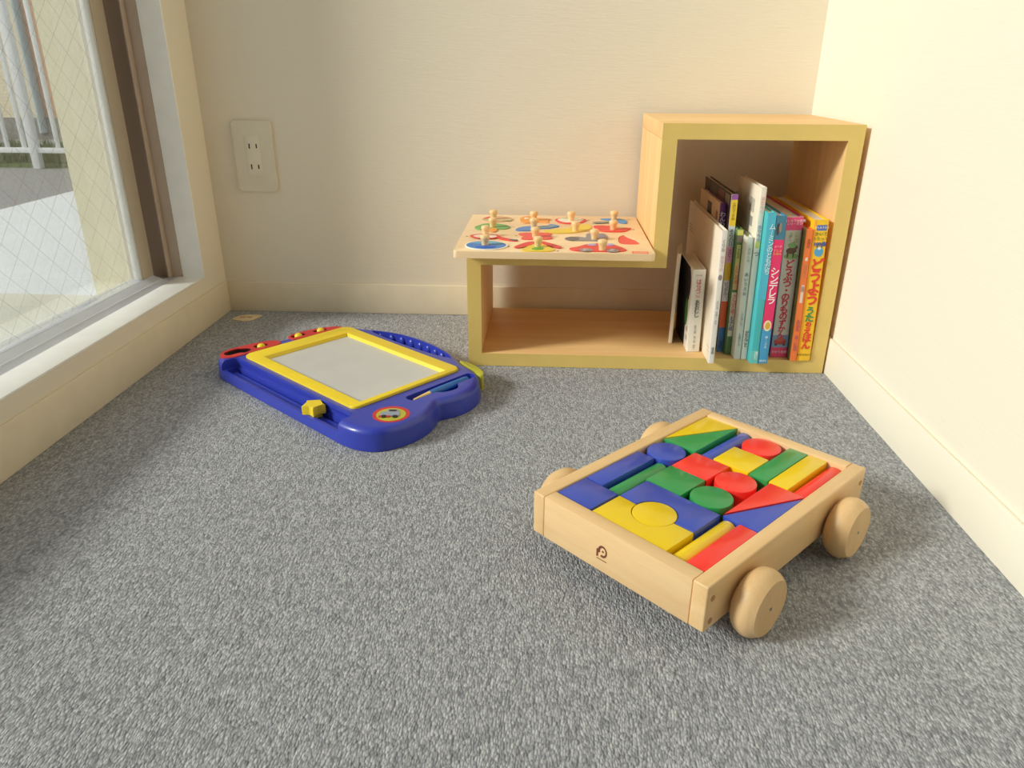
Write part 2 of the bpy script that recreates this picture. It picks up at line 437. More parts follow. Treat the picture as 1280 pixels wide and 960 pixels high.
structure('sloped_track_cover', b_, M['alu'], win)
wbox('jamb_channel', M['aludark'], (-.104, -.0375, JY-.004, JY-.0005, OZ-.001, OT-.021), (-.0585, -.0555, JY-.016, JY-.003, OZ, OT-.021, .0008), (-.104, -.098, JY-.03, JY-.003, OZ, OT-.021))
wbox('head_track', M['alu'], (-.104, -.0375, OY, JY-.007, OT-.02, OT))
wbox('far_jamb', M['aludark'], (-.104, -.0375, OY, OY+.02, OZ, OT-.02))
def sash(y0, y1, xf):
    sw = .036
    wbox('sash_stile', M['stile'], (xf-.022, xf, y1-sw, y1, OZ, OT-.02, .0015))
    wbox('sash_stile', M['stile'], (xf-.022, xf, y0, y0+sw, OZ, OT-.02, .0015))
    wbox('sash_rail', M['alu'], (xf-.022, xf, y0+sw, y1-sw, OZ, OZ+.0105, .001))
    wbox('sash_rail', M['alu'], (xf-.022, xf, y0+sw, y1-sw, OT-.06, OT-.02, .001))
    g = .0045; ya, yb, za, zb = y0+sw, y1-sw, OZ+.0105, OT-.06
    wbox('gasket', M['rubber'], (xf-.014, xf-.001, yb-g, yb, za, zb, .001), (xf-.014, xf-.001, ya, ya+g, za, zb))
    wbox('pane', M['glass'], (xf-.013, xf-.008, ya+.001, yb-.001, za+.001, zb))
sash(-1.53, -.113, -.075)
sash(OY+.02, -1.49, -.0505)

# ------------------------------------------------------------------ outside
bm = bmnew(); box(bm, -1.4, -.101, -2.6, JY, -.2, .05, .002); structure('trim_1', bm, M['tile'])
bm = bmnew(); box(bm, -1.58, -.206, JY+.0, 2.74, -.2, -.1, 0)
structure('ground_2', bm, M['conc'])
bm = bmnew(); box(bm, -9, 4, -8, 12, -.3, -.112); structure('ground', bm, M['asph'])
# grass strip in front of the fence
bm = bmnew(); box(bm, -4.2, -1.3, 2.925, 3.7, -.115, -.09)
for i in range(5200):
    x = random.uniform(-4.2, -1.3); y = random.uniform(2.96, 3.7); h = random.uniform(.03, .09); a = random.uniform(0, PI); dx, dy = .012*math.cos(a), .012*math.sin(a)
    lx, ly = random.uniform(-.03, .03), random.uniform(-.03, .03)
    v = [bm.verts.new(c) for c in ((x-dx, y-dy, -.092), (x+dx, y+dy, -.092), (x+lx, y+ly, -.092+h))]; bm.faces.new(v)
tag(obj('grass_strip', bm, M['grass']), 'low green grass growing along the foot of the white fence outside', 'grass', kind='stuff')
# fence
fx = empty('garden_fence', (-2.3, 2.9, -.112)); tag(fx, 'white metal picket fence seen through the wired window', 'fence')
for k in range(-10, 9):
    x = .035+.098*k
    if abs(x) < .06 or abs(x-.9) < .05 or abs(x+.9) < .05: continue
    b_ = bmnew(); box(b_, x-.0095, x+.0095, -.0095, .0095, .1, 1.15, .002); obj('picket', b_, M['white_metal'], fx)
for x in (-.9, -.005, .9):
    b_ = bmnew(); box(b_, x-.022, x+.022, -.022, .022, 0, 1.2, .004); obj('post', b_, M['white_metal'], fx)
for z in (.1, 1.08):
    b_ = bmnew(); box(b_, -1.05, 1.0, -.014, .014, z-.014, z+.014, .002); obj('rail', b_, M['white_metal'], fx)
# neighbour house
h = empty('house', (-3.6, 4.7, -.112)); tag(h, 'yellow brick house with a salmon panel beyond the fence', 'house')
b_ = bmnew(); box(b_, -3, .17, 0, 2, .16, 3.2); obj('brick_wall', b_, M['brick'], h)
b_ = bmnew(); box(b_, -3.02, 2.2, -.04, 2, 0, .16); obj('plinth', b_, M['plinth'], h)
b_ = bmnew(); box(b_, .17, .31, .03, 2, .16, 3.2); obj('salmon_panel', b_, M['salmon'], h)
b_ = bmnew(); box(b_, .31, 2.2, .05, 2, .16, 3.2); obj('side_wall', b_, M['plinth'], h)
b_ = bmnew(); tube(b_, [(.2, -.045, .05), (.2, -.045, 3.1)], .032, 12); obj('downpipe', b_, M['pipe'], h)
b_ = bmnew(); prism(b_, [(-3.3, -.3), (2.4, -.3), (2.4, 2.2), (-3.3, 2.2)], 3.2, 3.35); obj('roof', b_, M['plinth'], h)

# ------------------------------------------------------------------ shelf
XL, XR, XM, ZA, ZB, YF, YK, T = .4876, 1.0346, .7615, .1825, .3631, -.2599, -.019, .021
sh = empty('cube_shelf', ((XL+XR)/2, YF, 0)); tag(sh, 'stepped maple veneer shelf with olive yellow front edges against the back wall', 'shelf')
ex, ey = (XL+XR)/2, YF
def sp(name, m, x0, x1, z0, z1):
    b_ = bmnew(); box(b_, x0-ex, x1-ex, .0015, YK-ey, z0, z1, .0006); return obj(name, b_, m, sh)
e = 0.0004
sp('bottom_panel', M['shelfwood'], XL, XR, 0.0005, T)
sp('side_panel', M['shelfwoodZ'], XL, XL+T, T+e, ZA-T-e)
sp('side_panel', M['shelfwoodZ'], XR-T, XR, T+e, ZB-T-e)
sp('low_top_panel', M['shelfwood'], XL, XM-e, ZA-T, ZA)
sp('step_panel', M['shelfwoodZ'], XM, XM+T, ZA-T, ZB-T-e)
sp('top_panel', M['shelfwood'], XM, XR, ZB-T, ZB)
b_ = bmnew()
for x0, x1, z0, z1 in ((XL, XR, .0005, T), (XL, XL+T, T, ZA-T), (XR-T, XR, T, ZB-T), (XL, XM, ZA-T, ZA), (XM, XM+T, ZA-T, ZB-T), (XM, XR, ZB-T, ZB)):
    box(b_, x0-ex, x1-ex, 0, .0017, z0, z1, 0)
obj('edge_banding', b_, M['band'], sh)['label'] = 'olive yellow front edge band'

# ------------------------------------------------------------------ outlet
ou = empty('wall_outlet', (.0868, 0, .2855)); tag(ou, 'ivory double wall outlet on the back wall near the window', 'outlet')
R90 = Matrix.Rotation(PI/2, 4, 'X')
b_ = bmnew(); prism(b_, rrect(-.035, .035, -.06, .06, .004), .0002, .006, .0025, mtx=R90, seg=3); obj('faceplate', b_, M['outlet'], ou)
b_ = bmnew(); prism(b_, rrect(-.0125, .0125, -.0345, .0345, .0015), .005, .0072, .0006, mtx=R90); obj('socket_insert', b_, M['outlet2'], ou)
for z in (.0175, -.0175):
    b_ = bmnew()
    for x in (-.0063, .0063): box(b_, x-.0011, x+.0011, -.00735, -.0068, z-.0042+(.0006 if x > 0 else 0), z+.0042-(.0006 if x > 0 else 0))
    obj('socket_slots', b_, M['slot'], ou)

# ------------------------------------------------------------------ paper tag in the corner
b_ = bmnew(); prism(b_, spline([(-.022, -.008), (-.012, .014), (.018, .017), (.024, .010), (.012, -.017), (-.012, -.016)], 4), .0003, .0022, .0006)
pt = obj('card_scrap', b_, M['tag'], None, (.0505, -.0505, 0)); tag(pt, 'small beige card lying on the carpet in the window corner', 'card')
b_ = bmnew()
for k in range(3): box(b_, -.012+.004*k, -.0095+.004*k, -.004, .006, .0021, .0024)
box(b_, .001, .010, -.002, .004, .0021, .0024)
obj('print', b_, M['tagp'], pt)

# ------------------------------------------------------------------ puzzle board
PZ = ZA+.0003; PT = .010
pz = empty('peg_puzzle_board', (.616, -.1655, PZ), 0); tag(pz, 'pale wooden peg puzzle board lying on the low shelf top', 'puzzle')
b_ = bmnew(); prism(b_, rrect(-.1425, .1425, -.1425, .1425, .006), 0, PT, .0012, seg=2); brd = obj('board', b_, M['ply'], pz)
STRAW = [(97.6, -49.5), (101, -28), (109.7, -15.5), (115, -30), (125.1, -51.9), (126.8, -78.0), (110, -82.4), (98.4, -76.0)]
def sc_(pts, k=1.0):
    cx = sum(p[0] for p in pts)/len(pts); cy = sum(p[1] for p in pts)/len(pts)
    return [((cx+(x-cx)*k)/1000, (cy+(y-cy)*k)/1000) for x, y in pts]
c_ = bmnew(); prism(c_, spline(sc_(STRAW), 5), PT-.0025, PT+.01)
boolean(brd, c_)
b_ = bmnew(); prism(b_, spline(sc_(STRAW, .99), 5), PT-.0035, PT-.0012)
obj('empty_socket', b_, pc((236, 84, 76)), pz)['label'] = 'red bottom of the empty strawberry shaped socket'
b_ = bmnew(); prism(b_, rrect(.1105, .1335, -.1405, -.1265, .001), PT-.0005, PT+.0001); prism(b_, rrect(.1125, .1318, -.1392, -.1285, .001), PT-.0004, PT+.00018, mat=1)
obj('print', b_, [pc((236, 94, 84)), pc((242, 150, 122))], pz)
for x, y in ((-64.7, -108.7), (-133, -43), (6.1, -132.4), (-58, -31.3), (60, 103.7), (129, 27.7), (82.1, -27.9)):
    b_ = bmnew(); prism(b_, ellipse(x/1000, y/1000, .0018, .0022, 8), PT-.0005, PT+.0001); obj('dot_print', b_, pc((96, 84, 74)), pz)
def bez(*p): return spline(list(p), 5)
R_, B_, G_, Y_, O_, GY, DG, WH = (232, 72, 66), (62, 130, 206), (120, 176, 100), (238, 206, 74), (242, 160, 74), (150, 146, 150), (112, 106, 108), (250, 244, 232)
def fan(cx, cy, s, n, depth=.25, rot=0, sx=1, sy=1):
    return [(cx+sx*s*(1-depth+depth*math.cos(n*a))*math.cos(a+rot), cy+sy*s*(1-depth+depth*math.cos(n*a))*math.sin(a+rot)) for a in [2*PI*k/60 for k in range(60)]]
E_ = ellipse
# each piece: knob (mm), label, layers of (outline mm, colour)
PIECES = [
 ((-99.8, -107.1), 'blue ball puzzle piece at the front left of the peg board', [(E_(-98, -107, 31.5, 28.5), WH), (E_(-98, -107, 29, 26.3), B_), (bez((-120, -96), (-98, -86), (-76, -90), (-82, -100), (-104, -100)), (110, 180, 210)), (bez((-112, -124), (-90, -126), (-84, -116), (-104, -114)), (44, 100, 204))]),
 ((-22.6, -113.8), 'red winged yellow puzzle piece at the front of the peg board', [(bez((-45.7, -133), (-37.6, -110.8), (-29.8, -95.7), (-17, -92.7), (-7.8, -108.6), (1.2, -128), (-5.8, -138.5), (-23.3, -140.5), (-39.2, -139.5)), Y_),
    (bez((-56.4, -114.2), (-42.9, -88.2), (-31.1, -78.8), (-26, -88), (-42, -115.2), (-53.4, -122.1)), R_), (bez((-19, -76), (-2.3, -91.6), (11.2, -111.3), (8.4, -119.6), (-2.3, -112.3), (-20, -88.5)), R_), (bez((-30.9, -126.4), (-24, -113.9), (-15.8, -117.3), (-15.6, -129), (-23.5, -134), (-29.8, -132)), (110, 176, 62))]),
 ((68.8, -127.1), 'red car puzzle piece at the front right of the peg board', [(bez((22.8, -118), (34.7, -107.5), (45.1, -94.4), (53.7, -87.5), (67.6, -83.1), (82.2, -85.4), (89.8, -93.2), (100.1, -110.9), (103.3, -124.6), (91.3, -132.5), (56, -134), (29.5, -132)), R_), (E_(46, -128.5, 9.5, 9.5), GY), (E_(83.5, -129.5, 9, 9), GY), (bez((49, -97), (55, -89), (61, -90), (61.4, -100)), (176, 172, 214)), (bez((78, -89), (85.9, -88), (88.8, -97.4), (79, -99)), (176, 172, 214)), (E_(46, -128.5, 4, 4), (196, 170, 166)), (E_(83.5, -129.5, 4, 4), (196, 170, 166))]),
 ((-104.4, -40), 'red rimmed magnifier puzzle piece behind the blue ball', [(bez((-82.4, -47.1), (-65.3, -61.6), (-53.7, -69.6), (-56.2, -75), (-67.6, -72.8), (-84, -58.4)), R_), (bez((-128.3, -43.6), (-119.2, -32.3), (-106, -28), (-92.1, -31.6), (-80.4, -47), (-89.9, -61.2), (-102.9, -64.4), (-118.5, -60.2)), R_), (bez((-122.8, -45.5), (-114.9, -36.6), (-105.5, -33.6), (-93.7, -36.4), (-86.2, -47.4), (-92.2, -56.9), (-103.4, -59.1), (-115.1, -55.5)), (240, 224, 206)), (bez((-65.1, -66.9), (-53.7, -69.6), (-56.2, -75), (-64.7, -73.9)), DG)]),
 ((-28, -46), 'red bow shaped puzzle piece behind the red winged one', [(bez((-54.4, -21.7), (-37, -14), (-28.5, -26.9), (-22, -12), (-4, -15.5), (-5.3, -32.1), (-2, -52.3), (-17.4, -60.5), (-27, -52.1), (-34.3, -61.8), (-48.6, -59.4), (-46.3, -40.2)), (238, 92, 84))]),
 ((61.5, -54.4), 'grey motorcycle puzzle piece behind the red car', [(bez((17.5, -51), (25.3, -41.4), (37.8, -38.1), (49.1, -41.9), (51.2, -18), (60.4, -8), (68, -12), (79.4, -14.1), (82, -34), (79, -54), (70.6, -64.8), (53.8, -63.8), (35.1, -65.2), (22.1, -61.8)), GY), (bez((17.5, -51), (27.3, -40.3), (38.5, -47.2), (37.1, -60.7), (26.7, -65.8), (19.3, -59.8)), DG), (bez((67.8, -33.6), (75, -14), (82, -32.5), (81, -50.7), (73.7, -62.4), (67.6, -54)), (146, 136, 148))]),
 ((-98.4, 26.8), 'green leaf shaped puzzle piece with orange foot at the left', [(bez((-127.6, 24.6), (-114.7, 51.8), (-98.6, 58.4), (-81.4, 49), (-70, 30), (-79.3, 13), (-99.4, 14), (-116.8, 5.2)), G_), (bez((-101.7, 13), (-91.4, 16), (-90.2, -2.7), (-94.4, -12.8), (-100.6, -3.5)), O_)]),
 ((-31.9, 28), 'blue whale shaped puzzle piece in the second column', [(bez((-60.4, 11.9), (-52.1, 30.3), (-37.1, 39.2), (-23.8, 37.6), (-10.6, 46.5), (-4.5, 57.5), (3.8, 52.9), (9, 42), (-6.4, 25), (-22.5, 19.8), (-38.1, 3.7), (-55.9, 2.3)), (92, 138, 206)), (bez((-30, 34), (-12, 44), (2, 48), (-4, 32), (-22, 24)), (142, 174, 186))]),
 ((34.7, 4), 'wide yellow puzzle piece in the middle of the board', [(bez((-17.2, -2.1), (-2.4, 13.8), (23.8, 25.9), (44, 55), (58, 60), (61, 44.2), (57.8, 23.4), (38.9, -2.7), (17.2, -11.6), (-6.3, -13.4)), Y_)]),
 ((95.2, 18.7), 'red mound shaped puzzle piece at the right of the board', [(bez((66, 48), (79, 54), (93.1, 50), (106.4, 39.8), (124.2, 36.1), (123.4, 28.4), (111.6, 7.6), (95.6, 4), (76.1, 7.4), (68.5, 28)), R_), (bez((100, 44), (112, 40), (119, 36.8), (106, 33)), (190, 180, 110))]),
 ((-102.2, 97), 'pale red and green umbrella puzzle piece at the back left', [(bez((-122, 96), (-109.4, 118), (-95, 124), (-80, 116), (-69, 98), (-84, 78), (-105, 71), (-118, 82)), (226, 180, 140)), (bez((-120, 90), (-102, 92), (-84, 88), (-70.2, 90), (-74, 82), (-92, 82), (-112, 80)), (176, 190, 140)), (bez((-120.1, 96.6), (-110, 115), (-102, 112), (-108.6, 102)), R_)]),
 ((-33.1, 90), 'orange fish puzzle piece in the back row', [(bez((-57, 103.3), (-50.2, 122), (-36.3, 127), (-26.1, 111.4), (-4.6, 103), (-9, 89.8), (-8.7, 70), (-23.4, 77), (-42.8, 66), (-53.3, 72)), O_), (E_(-46, 106, 4, 5), WH)]),
 ((29.8, 91), 'white puzzle piece with red rim in the back row', [(bez((2.9, 96.5), (10.4, 111.4), (30, 121.6), (48, 111.4), (56.2, 99), (45.5, 73), (27.6, 65), (12.2, 71)), R_), (bez((7.2, 97), (15, 112), (29.8, 119), (46, 110), (51, 98), (41.5, 79.2), (27.8, 73.8), (15.4, 79)), (244, 234, 218)), (bez((12, 108), (29.8, 118), (44, 109), (30, 104)), (190, 200, 160))]),
 ((103, 104), 'blue and grey airplane puzzle piece at the back right', [(bez((80.4, 112), (99, 116), (116.7, 112), (124.6, 94.7), (121.7, 77), (113.4, 76.7), (104, 92), (92, 102)), (80, 146, 206)), (bez((65.8, 80), (77.5, 86), (98, 90), (95, 80), (76.8, 71.8), (68.6, 73.3)), (150, 150, 136))]),
]
kb = None
knob_me = None
for (kx, ky), lab, layers in PIECES:
    ro = empty('puzzle_piece', (0, 0, 0)); tag(ro, lab, 'puzzle piece', 'peg puzzle pieces')
    lx, ly = kx/1000, ky/1000
    ro.location = (.616+lx, -.1655+ly, PZ+PT)
    b_ = bmnew(); mats = []
    for i, (pts, colr) in enumerate(layers):
        m = pc(colr)
        if m not in mats: mats.append(m)
        q = [(x/1000-lx, y/1000-ly) for x, y in pts]
        prism(b_, q, .0002 if i == 0 else .0013, .0014+.00025*i, 0, mats.index(m))
    obj('picture', b_, mats, ro)
    if knob_me is None:
        b_ = bmnew()
        lathe(b_, [(0, .0012), (.0047, .0012), (.0049, .005), (.0055, .0085), (.0066, .0108), (.0071, .0128), (.0066, .0150), (.0046, .0164), (.0018, .0169), (0, .0169)], 24)
        k = obj('knob', b_, M['knob'], ro, ang=60); knob_me = k.data
    else:
        k = bpy.data.objects.new('knob', knob_me); COL.objects.link(k); k.parent = ro
    k['label'] = 'turned beech knob'

# ------------------------------------------------------------------ books
def FR(x, z, y=0): return Matrix.Translation((x, y, z)) @ Matrix.Rotation(PI/2, 4, 'X')      # text facing the room (-y)
def LF(y, z, x=0): return Matrix.Translation((x, y, z)) @ Matrix.Rotation(-PI/2, 4, 'Z') @ Matrix.Rotation(PI/2, 4, 'X')   # facing -x
ZS = T+.0006
def book(x0, yf, w, hgt, dep, lean, cov, label, bands=(), left=(), spine=None, texts=(), dots=(), lefte=(), rz=0, pages=(232, 226, 212), leftcol=None, board=False):
    ro = empty('picture_book', (x0, yf, ZS)); ro.rotation_euler = (0, math.radians(lean), math.radians(rz))
    tag(ro, label, 'book', 'picture books on the shelf')
    mats = []
    def mi(c):
        m = pc(c)
        if m not in mats: mats.append(m)
        return mats.index(m)
    t = .0018 if w > .008 else .0012
    b_ = bmnew()
    sc = mi(spine or cov); cc = mi(cov); lc = mi(leftcol or cov)
    prism(b_, rrect(0, w, 0, .0035, .0016, 3), 0, hgt, 0, sc)
    box(b_, 0, t, .002, dep, 0, hgt, .0003, lc); box(b_, w-t, w, .002, dep, 0, hgt, .0003, cc)
    for i, a in enumerate(bands):
        z0, z1, c = a[:3]; xa, xb = (a[3], a[4]) if len(a) > 3 else (0, w)
        box(b_, xa+.0002, xb-.0002, -.0002-.00003*i, .001, z0, z1, 0, mi(c))
    for i, (cx, cz, rx, rz, c) in enumerate(dots):
        prism(b_, ellipse(cx, cz, rx, rz, 20), -.001, .0004+.00003*i, 0, mi(c), mtx=Matrix.Rotation(PI/2, 4, 'X'))
    for y0, y1, z0, z1, c in left: box(b_, -.0002, .001, y0, y1, z0, z1, 0, mi(c))
    for i, (cy, cz, ry_, rz_, c) in enumerate(lefte):
        prism(b_, ellipse(-cy, cz, ry_, rz_, 24), -.0006, .0004+.00004*i, 0, mi(c), mtx=Matrix.Rotation(-PI/2, 4, 'Z') @ Matrix.Rotation(PI/2, 4, 'X'))
    obj('cover', b_, mats, ro)
    b_ = bmnew(); box(b_, t+.0001, w-t-.0001, .003, dep-.003, .0025, hgt-.0025); obj('pages', b_, pc(pages, .8), ro)
    for i, tx in enumerate(texts):
        st, size, x, z, c = tx[:5]; kw = tx[5] if len(tx) > 5 else {}
        b_ = bmnew()
        add_text(b_, st, size, FR(x, z, -.0006), 0, vertical=kw.get('v', True), line=kw.get('l', .8), bold=kw.get('b', 0), width=kw.get('w', 1))
        obj('title' if i == 0 else 'lettering', b_, pc(c), ro)
    return ro
K_, RD = (60, 56, 60), (214, 60, 66)
book(.8066, -.195, .0062, .1465, .085, .6, (236, 226, 206), 'thin white book leftmost on the shelf, leaning apart from the rest', leftcol=(222, 204, 176), rz=-9.5)
book(.8296, -.234, .0200, .1315, .115, -1.2, (240, 236, 224), 'short thick white picture book with a black and green cover',
     left=[(.030, .112, .0005, .1305, (44, 40, 42)), (.018, .0301, .046, .1305, (44, 40, 42)), (.006, .018, .03, .038, (186, 186, 180)), (.006, .018, .016, .024, (186, 186, 180))],
     lefte=[(.026, .058, .011, .022, (84, 146, 78)), (.022, .105, .016, .024, (44, 40, 42)), (.016, .085, .003, .005, (44, 40, 42))],
     texts=[('エリック', .0024, .010, .124, K_, dict(v=False)), ('はらぺこ', .0088, .0105, .117, (226, 92, 92), dict(l=.78)), ('あおむし', .0088, .0105, .0845, K_, dict(l=.78)), ('エリック カール さく', .0042, .0105, .044, (110, 106, 104), dict(l=.85))])
book(.8541, -.2831, .0088, .2005, .262, -.6, (240, 234, 222), 'large landscape white book standing furthest forward beside the short thick one', leftcol=(238, 226, 206), spine=(232, 228, 220),
     left=[(.226, .245, .164, .1655, (170, 150, 126)), (.218, .245, .159, .1605, (170, 150, 126)), (.21, .245, .154, .1555, (170, 150, 126)), (.004, .02, .022, .0235, (190, 186, 178)), (.004, .016, .016, .0175, (190, 186, 178))],
     dots=[(.0044, .133, .0028, .0042, (150, 132, 136))],
     texts=[('くりお', .0062, .0044, .188, (150, 140, 138), dict(l=.95)), ('かなつの', .0062, .0044, .165, (222, 170, 166), dict(l=.95)), ('さいとう きみこ ぶん', .0038, .0044, .098, (130, 128, 130), dict(l=.85)), ('福音館', .004, .0044, .026, (130, 128, 130), dict(l=.9))])
book(.8665, -.208, .0098, .2265, .155, -1.0, (96, 44, 112), 'purple spined book with a beige back cover and dark square', leftcol=(226, 200, 168),
     left=[(.06, .092, .192, .217, (60, 46, 46)), (.012, .026, .19, .212, (150, 110, 104))],
     texts=[('わんわん', .0088, .0049, .214, (236, 226, 236), dict(l=.82))], bands=[(.0, .02, (72, 34, 66))])
b5 = book(.8774, -.2299, .0094, .2425, .2, -1.15, (74, 58, 52), 'narrow book with a yellow, pink, orange and blue banded spine', spine=(236, 228, 232), leftcol=(70, 54, 50),
     left=[(.05, .09, .20, .24, (120, 70, 58)), (.1, .15, .21, .24, (96, 92, 84)), (.012, .04, .225, .24, (128, 120, 104))],
     bands=[(.235, .2425, (152, 88, 168)), (.197, .235, (242, 208, 60)), (.166, .197, (214, 226, 238)), (.142, .166, (228, 160, 196)), (.115, .142, (222, 178, 50)), (.082, .115, (226, 214, 226)), (.040, .082, (236, 100, 58)), (.0, .040, (72, 120, 188))],
     texts=[('エピソードの', .005, .0047, .231, (140, 104, 40), dict(l=.85)), ('そらの日', .0075, .0047, .1925, (60, 66, 92), dict(l=.85)), ('エピー', .0062, .0047, .1625, (70, 40, 70), dict(l=.9)), ('ビンテル・', .0062, .0047, .112, (90, 84, 100), dict(l=.8)), ('偕成社', .0052, .0047, .018, (36, 56, 110), dict(l=.8))])
book(.8876, -.2427, .0086, .195, .18, -1.1, (94, 132, 84), 'narrow green spined book with orange and blue lettering',
     bands=[(.186, .194, (214, 210, 110)), (.176, .185, (150, 136, 132)), (.145, .172, (208, 206, 130), .0012, .0076), (.104, .145, (226, 196, 146), .0012, .0076), (.03, .1, (226, 222, 206), .0008, .0082)],
     texts=[('こどもの', .0052, .0043, .17, (80, 120, 60), dict(l=.9)), ('くらしの本', .0068, .0043, .142, (224, 96, 50), dict(l=.85)), ('さんかく号', .0072, .0043, .097, (222, 76, 60), dict(l=.85)), ('えほん館', .0066, .0043, .062, (76, 92, 158), dict(l=.85))])
book(.8968, -.2618, .0102, .187, .2, -1.05, (226, 226, 214), 'slim pale grey book with faint spine lettering', leftcol=(224, 224, 206),
     left=[(.01, .03, .06, .12, (236, 206, 196)), (.02, .06, .13, .17, (206, 214, 190))],
     texts=[('たかしの', .005, .0056, .172, (160, 160, 160), dict(l=1.1)), ('あいうえお', .0062, .0056, .135, (128, 128, 132), dict(l=1.15)), ('こどもプレス', .004, .0056, .075, (150, 150, 150), dict(l=.9)), ('しんせいしゃ', .004, .0056, .042, (110, 110, 110), dict(l=.85))])
book(.9080, -.2616, .0088, .2575, .13, -.85, (240, 234, 220), 'tallest white book with a barcode on its cover', leftcol=(240, 232, 212),
     left=[(.024+.004*k, .0255+.004*k, .218, .238, (150, 144, 136)) for k in range(7)]+[(.026, .042, .198, .212, (170, 164, 156))],
     texts=[('はたらく', .006, .0044, .245, (222, 160, 160), dict(l=1.0)), ('のりもの', .006, .0044, .205, (120, 140, 190), dict(l=1.0)), ('つ', .0085, .0044, .167, (110, 106, 104)), ('がたんごと', .0064, .0044, .046, (84, 82, 84), dict(l=.8))],
     bands=[(.172, .182, (206, 210, 120), .001, .0078)])
book(.9170, -.2790, .0118, .2255, .2, -.75, (74, 184, 190), 'teal book with white spine lettering',
     bands=[(.10, .2254, (78, 186, 214)), (.0, .02, (110, 200, 194))],
     texts=[('ムーミンのともだち', .0096, .0082, .2105, (240, 246, 246), dict(l=.84)), ('講談社', .0048, .0078, .019, (235, 245, 245), dict(l=.85))])
book(.9290, -.2785, .0148, .2215, .2, -.75, (66, 138, 178), 'blue book with a pink label on its spine', spine=(72, 156, 204),
     bands=[(.188, .2214, (64, 124, 150)), (.055, .188, (232, 50, 110))],
     dots=[(.0042, .203, .0022, .0085, (66, 62, 70)), (.0074, .205, .0018, .007, (150, 134, 116)), (.0074, .060, .0056, .0085, (238, 226, 190)), (.0078, .060, .0036, .0055, (226, 176, 70))],
     texts=[('よい子', .0036, .0076, .18, (250, 200, 210), dict(v=False)), ('アニメ\nえほん', .0042, .0076, .174, (246, 190, 130), dict(v=False, l=1)), ('シンデレラ', .0132, .0078, .148, (252, 244, 246), dict(l=.82, b=.0002)), ('絵・こども', .0044, .0084, .044, (220, 238, 246), dict(l=.9)), ('講談社', .0036, .0076, .006, (220, 238, 246), dict(v=False))])
b_ = None
book(.9555, -.2502, .0243, .2150, .21, -1.65, (206, 62, 112), 'thick grey spined picture encyclopedia with red lettering and pink ends', spine=(206, 202, 192),
     bands=[(.196, .2149, (228, 74, 128)), (0, .016, (216, 64, 110)), (.016, .036, (120, 150, 186))],
     dots=[(.0125, .158, .0105, .0045, (132, 170, 100)), (.012, .166, .0075, .0046, (96, 66, 52)), (.0072, .160, .0012, .0045, (84, 60, 50)), (.0152, .160, .0012, .0045, (84, 60, 50)), (.018, .171, .0024, .0032, (110, 74, 60)), (.0125, .174, .006, .004, (128, 176, 104)), (.012, .0255, .0092, .0048, (176, 62, 58)), (.012, .029, .0055, .0034, (190, 84, 74)), (.006, .021, .002, .002, (70, 60, 66)), (.018, .021, .002, .002, (70, 60, 66))],
     texts=[('はじめての発見\nシリーズ 27', .0043, .0122, .2115, (252, 226, 236), dict(v=False, l=1)), ('ことば', .0066, .0165, .194, (170, 176, 60), dict(l=.8)), ('さがし', .005, .0085, .193, (150, 160, 90), dict(l=.8)), ('どうぶつ・のりもの', .0132, .0118, .1525, (200, 44, 66), dict(l=.76, b=.0004)), ('ずかん', .0112, .0118, .0605, (200, 44, 66), dict(l=.84, b=.0003)), ('ひかり出版', .0046, .0122, .0108, (252, 226, 236), dict(v=False))])
book(.9812, -.2650, .0098, .2005, .21, -1.75, (246, 128, 62), 'slim orange book beside the yellow one', leftcol=(150, 130, 70),
     bands=[(.092, .119, (236, 222, 206), .0026, .0070), (.155, .160, (240, 226, 206), .003, .0068)],
     texts=[('世界の', .0052, .0052, .187, (170, 96, 60), dict(l=.85)), ('おはなし', .0054, .0052, .15, (196, 150, 110), dict(l=.95)), ('名作', .0048, .0048, .117, (150, 140, 140), dict(l=.9)), ('おはな あーむ店', .0072, .0052, .066, (180, 96, 120), dict(l=.85))])
book(.9916, -.2628, .0205, .2135, .22, -1.75, (250, 200, 40), 'thick yellow song book with big red lettering beside the right panel', pages=(226, 220, 206),
     bands=[(.1985, .2065, (92, 116, 186), .004, .0185), (.0, .2134, (252, 176, 38), .0, .0035)],
     dots=[(.0112, .168, .0062, .0072, (86, 166, 214)), (.0112, .173, .0024, .002, (240, 236, 220)), (.008, .1755, .001, .0012, (120, 90, 60)), (.0145, .1755, .001, .0012, (120, 90, 60))],
     texts=[('音とあそぼう', .0034, .0112, .2045, (240, 244, 250), dict(v=False)), ('きいて', .0062, .0112, .1965, (96, 120, 60), dict(v=False)), ('うたって', .0056, .0112, .1895, (104, 130, 66), dict(v=False)), ('100曲', .0072, .0112, .1825, (66, 96, 170), dict(v=False, b=.0002)), 
            ('どうよう', .0205, .0112, .158, (228, 66, 40), dict(l=.84, b=.0007)), ('うた', .0138, .0106, .0855, (64, 148, 84), dict(l=.82, b=.0005)), ('の', .0096, .0106, .0625, (228, 66, 40), dict(b=.0004)), ('えほん', .0138, .0106, .0535, (228, 66, 40), dict(l=.82, b=.0005)), ('ひかりのくに', .0038, .0108, .0115, (120, 90, 40), dict(v=False))])

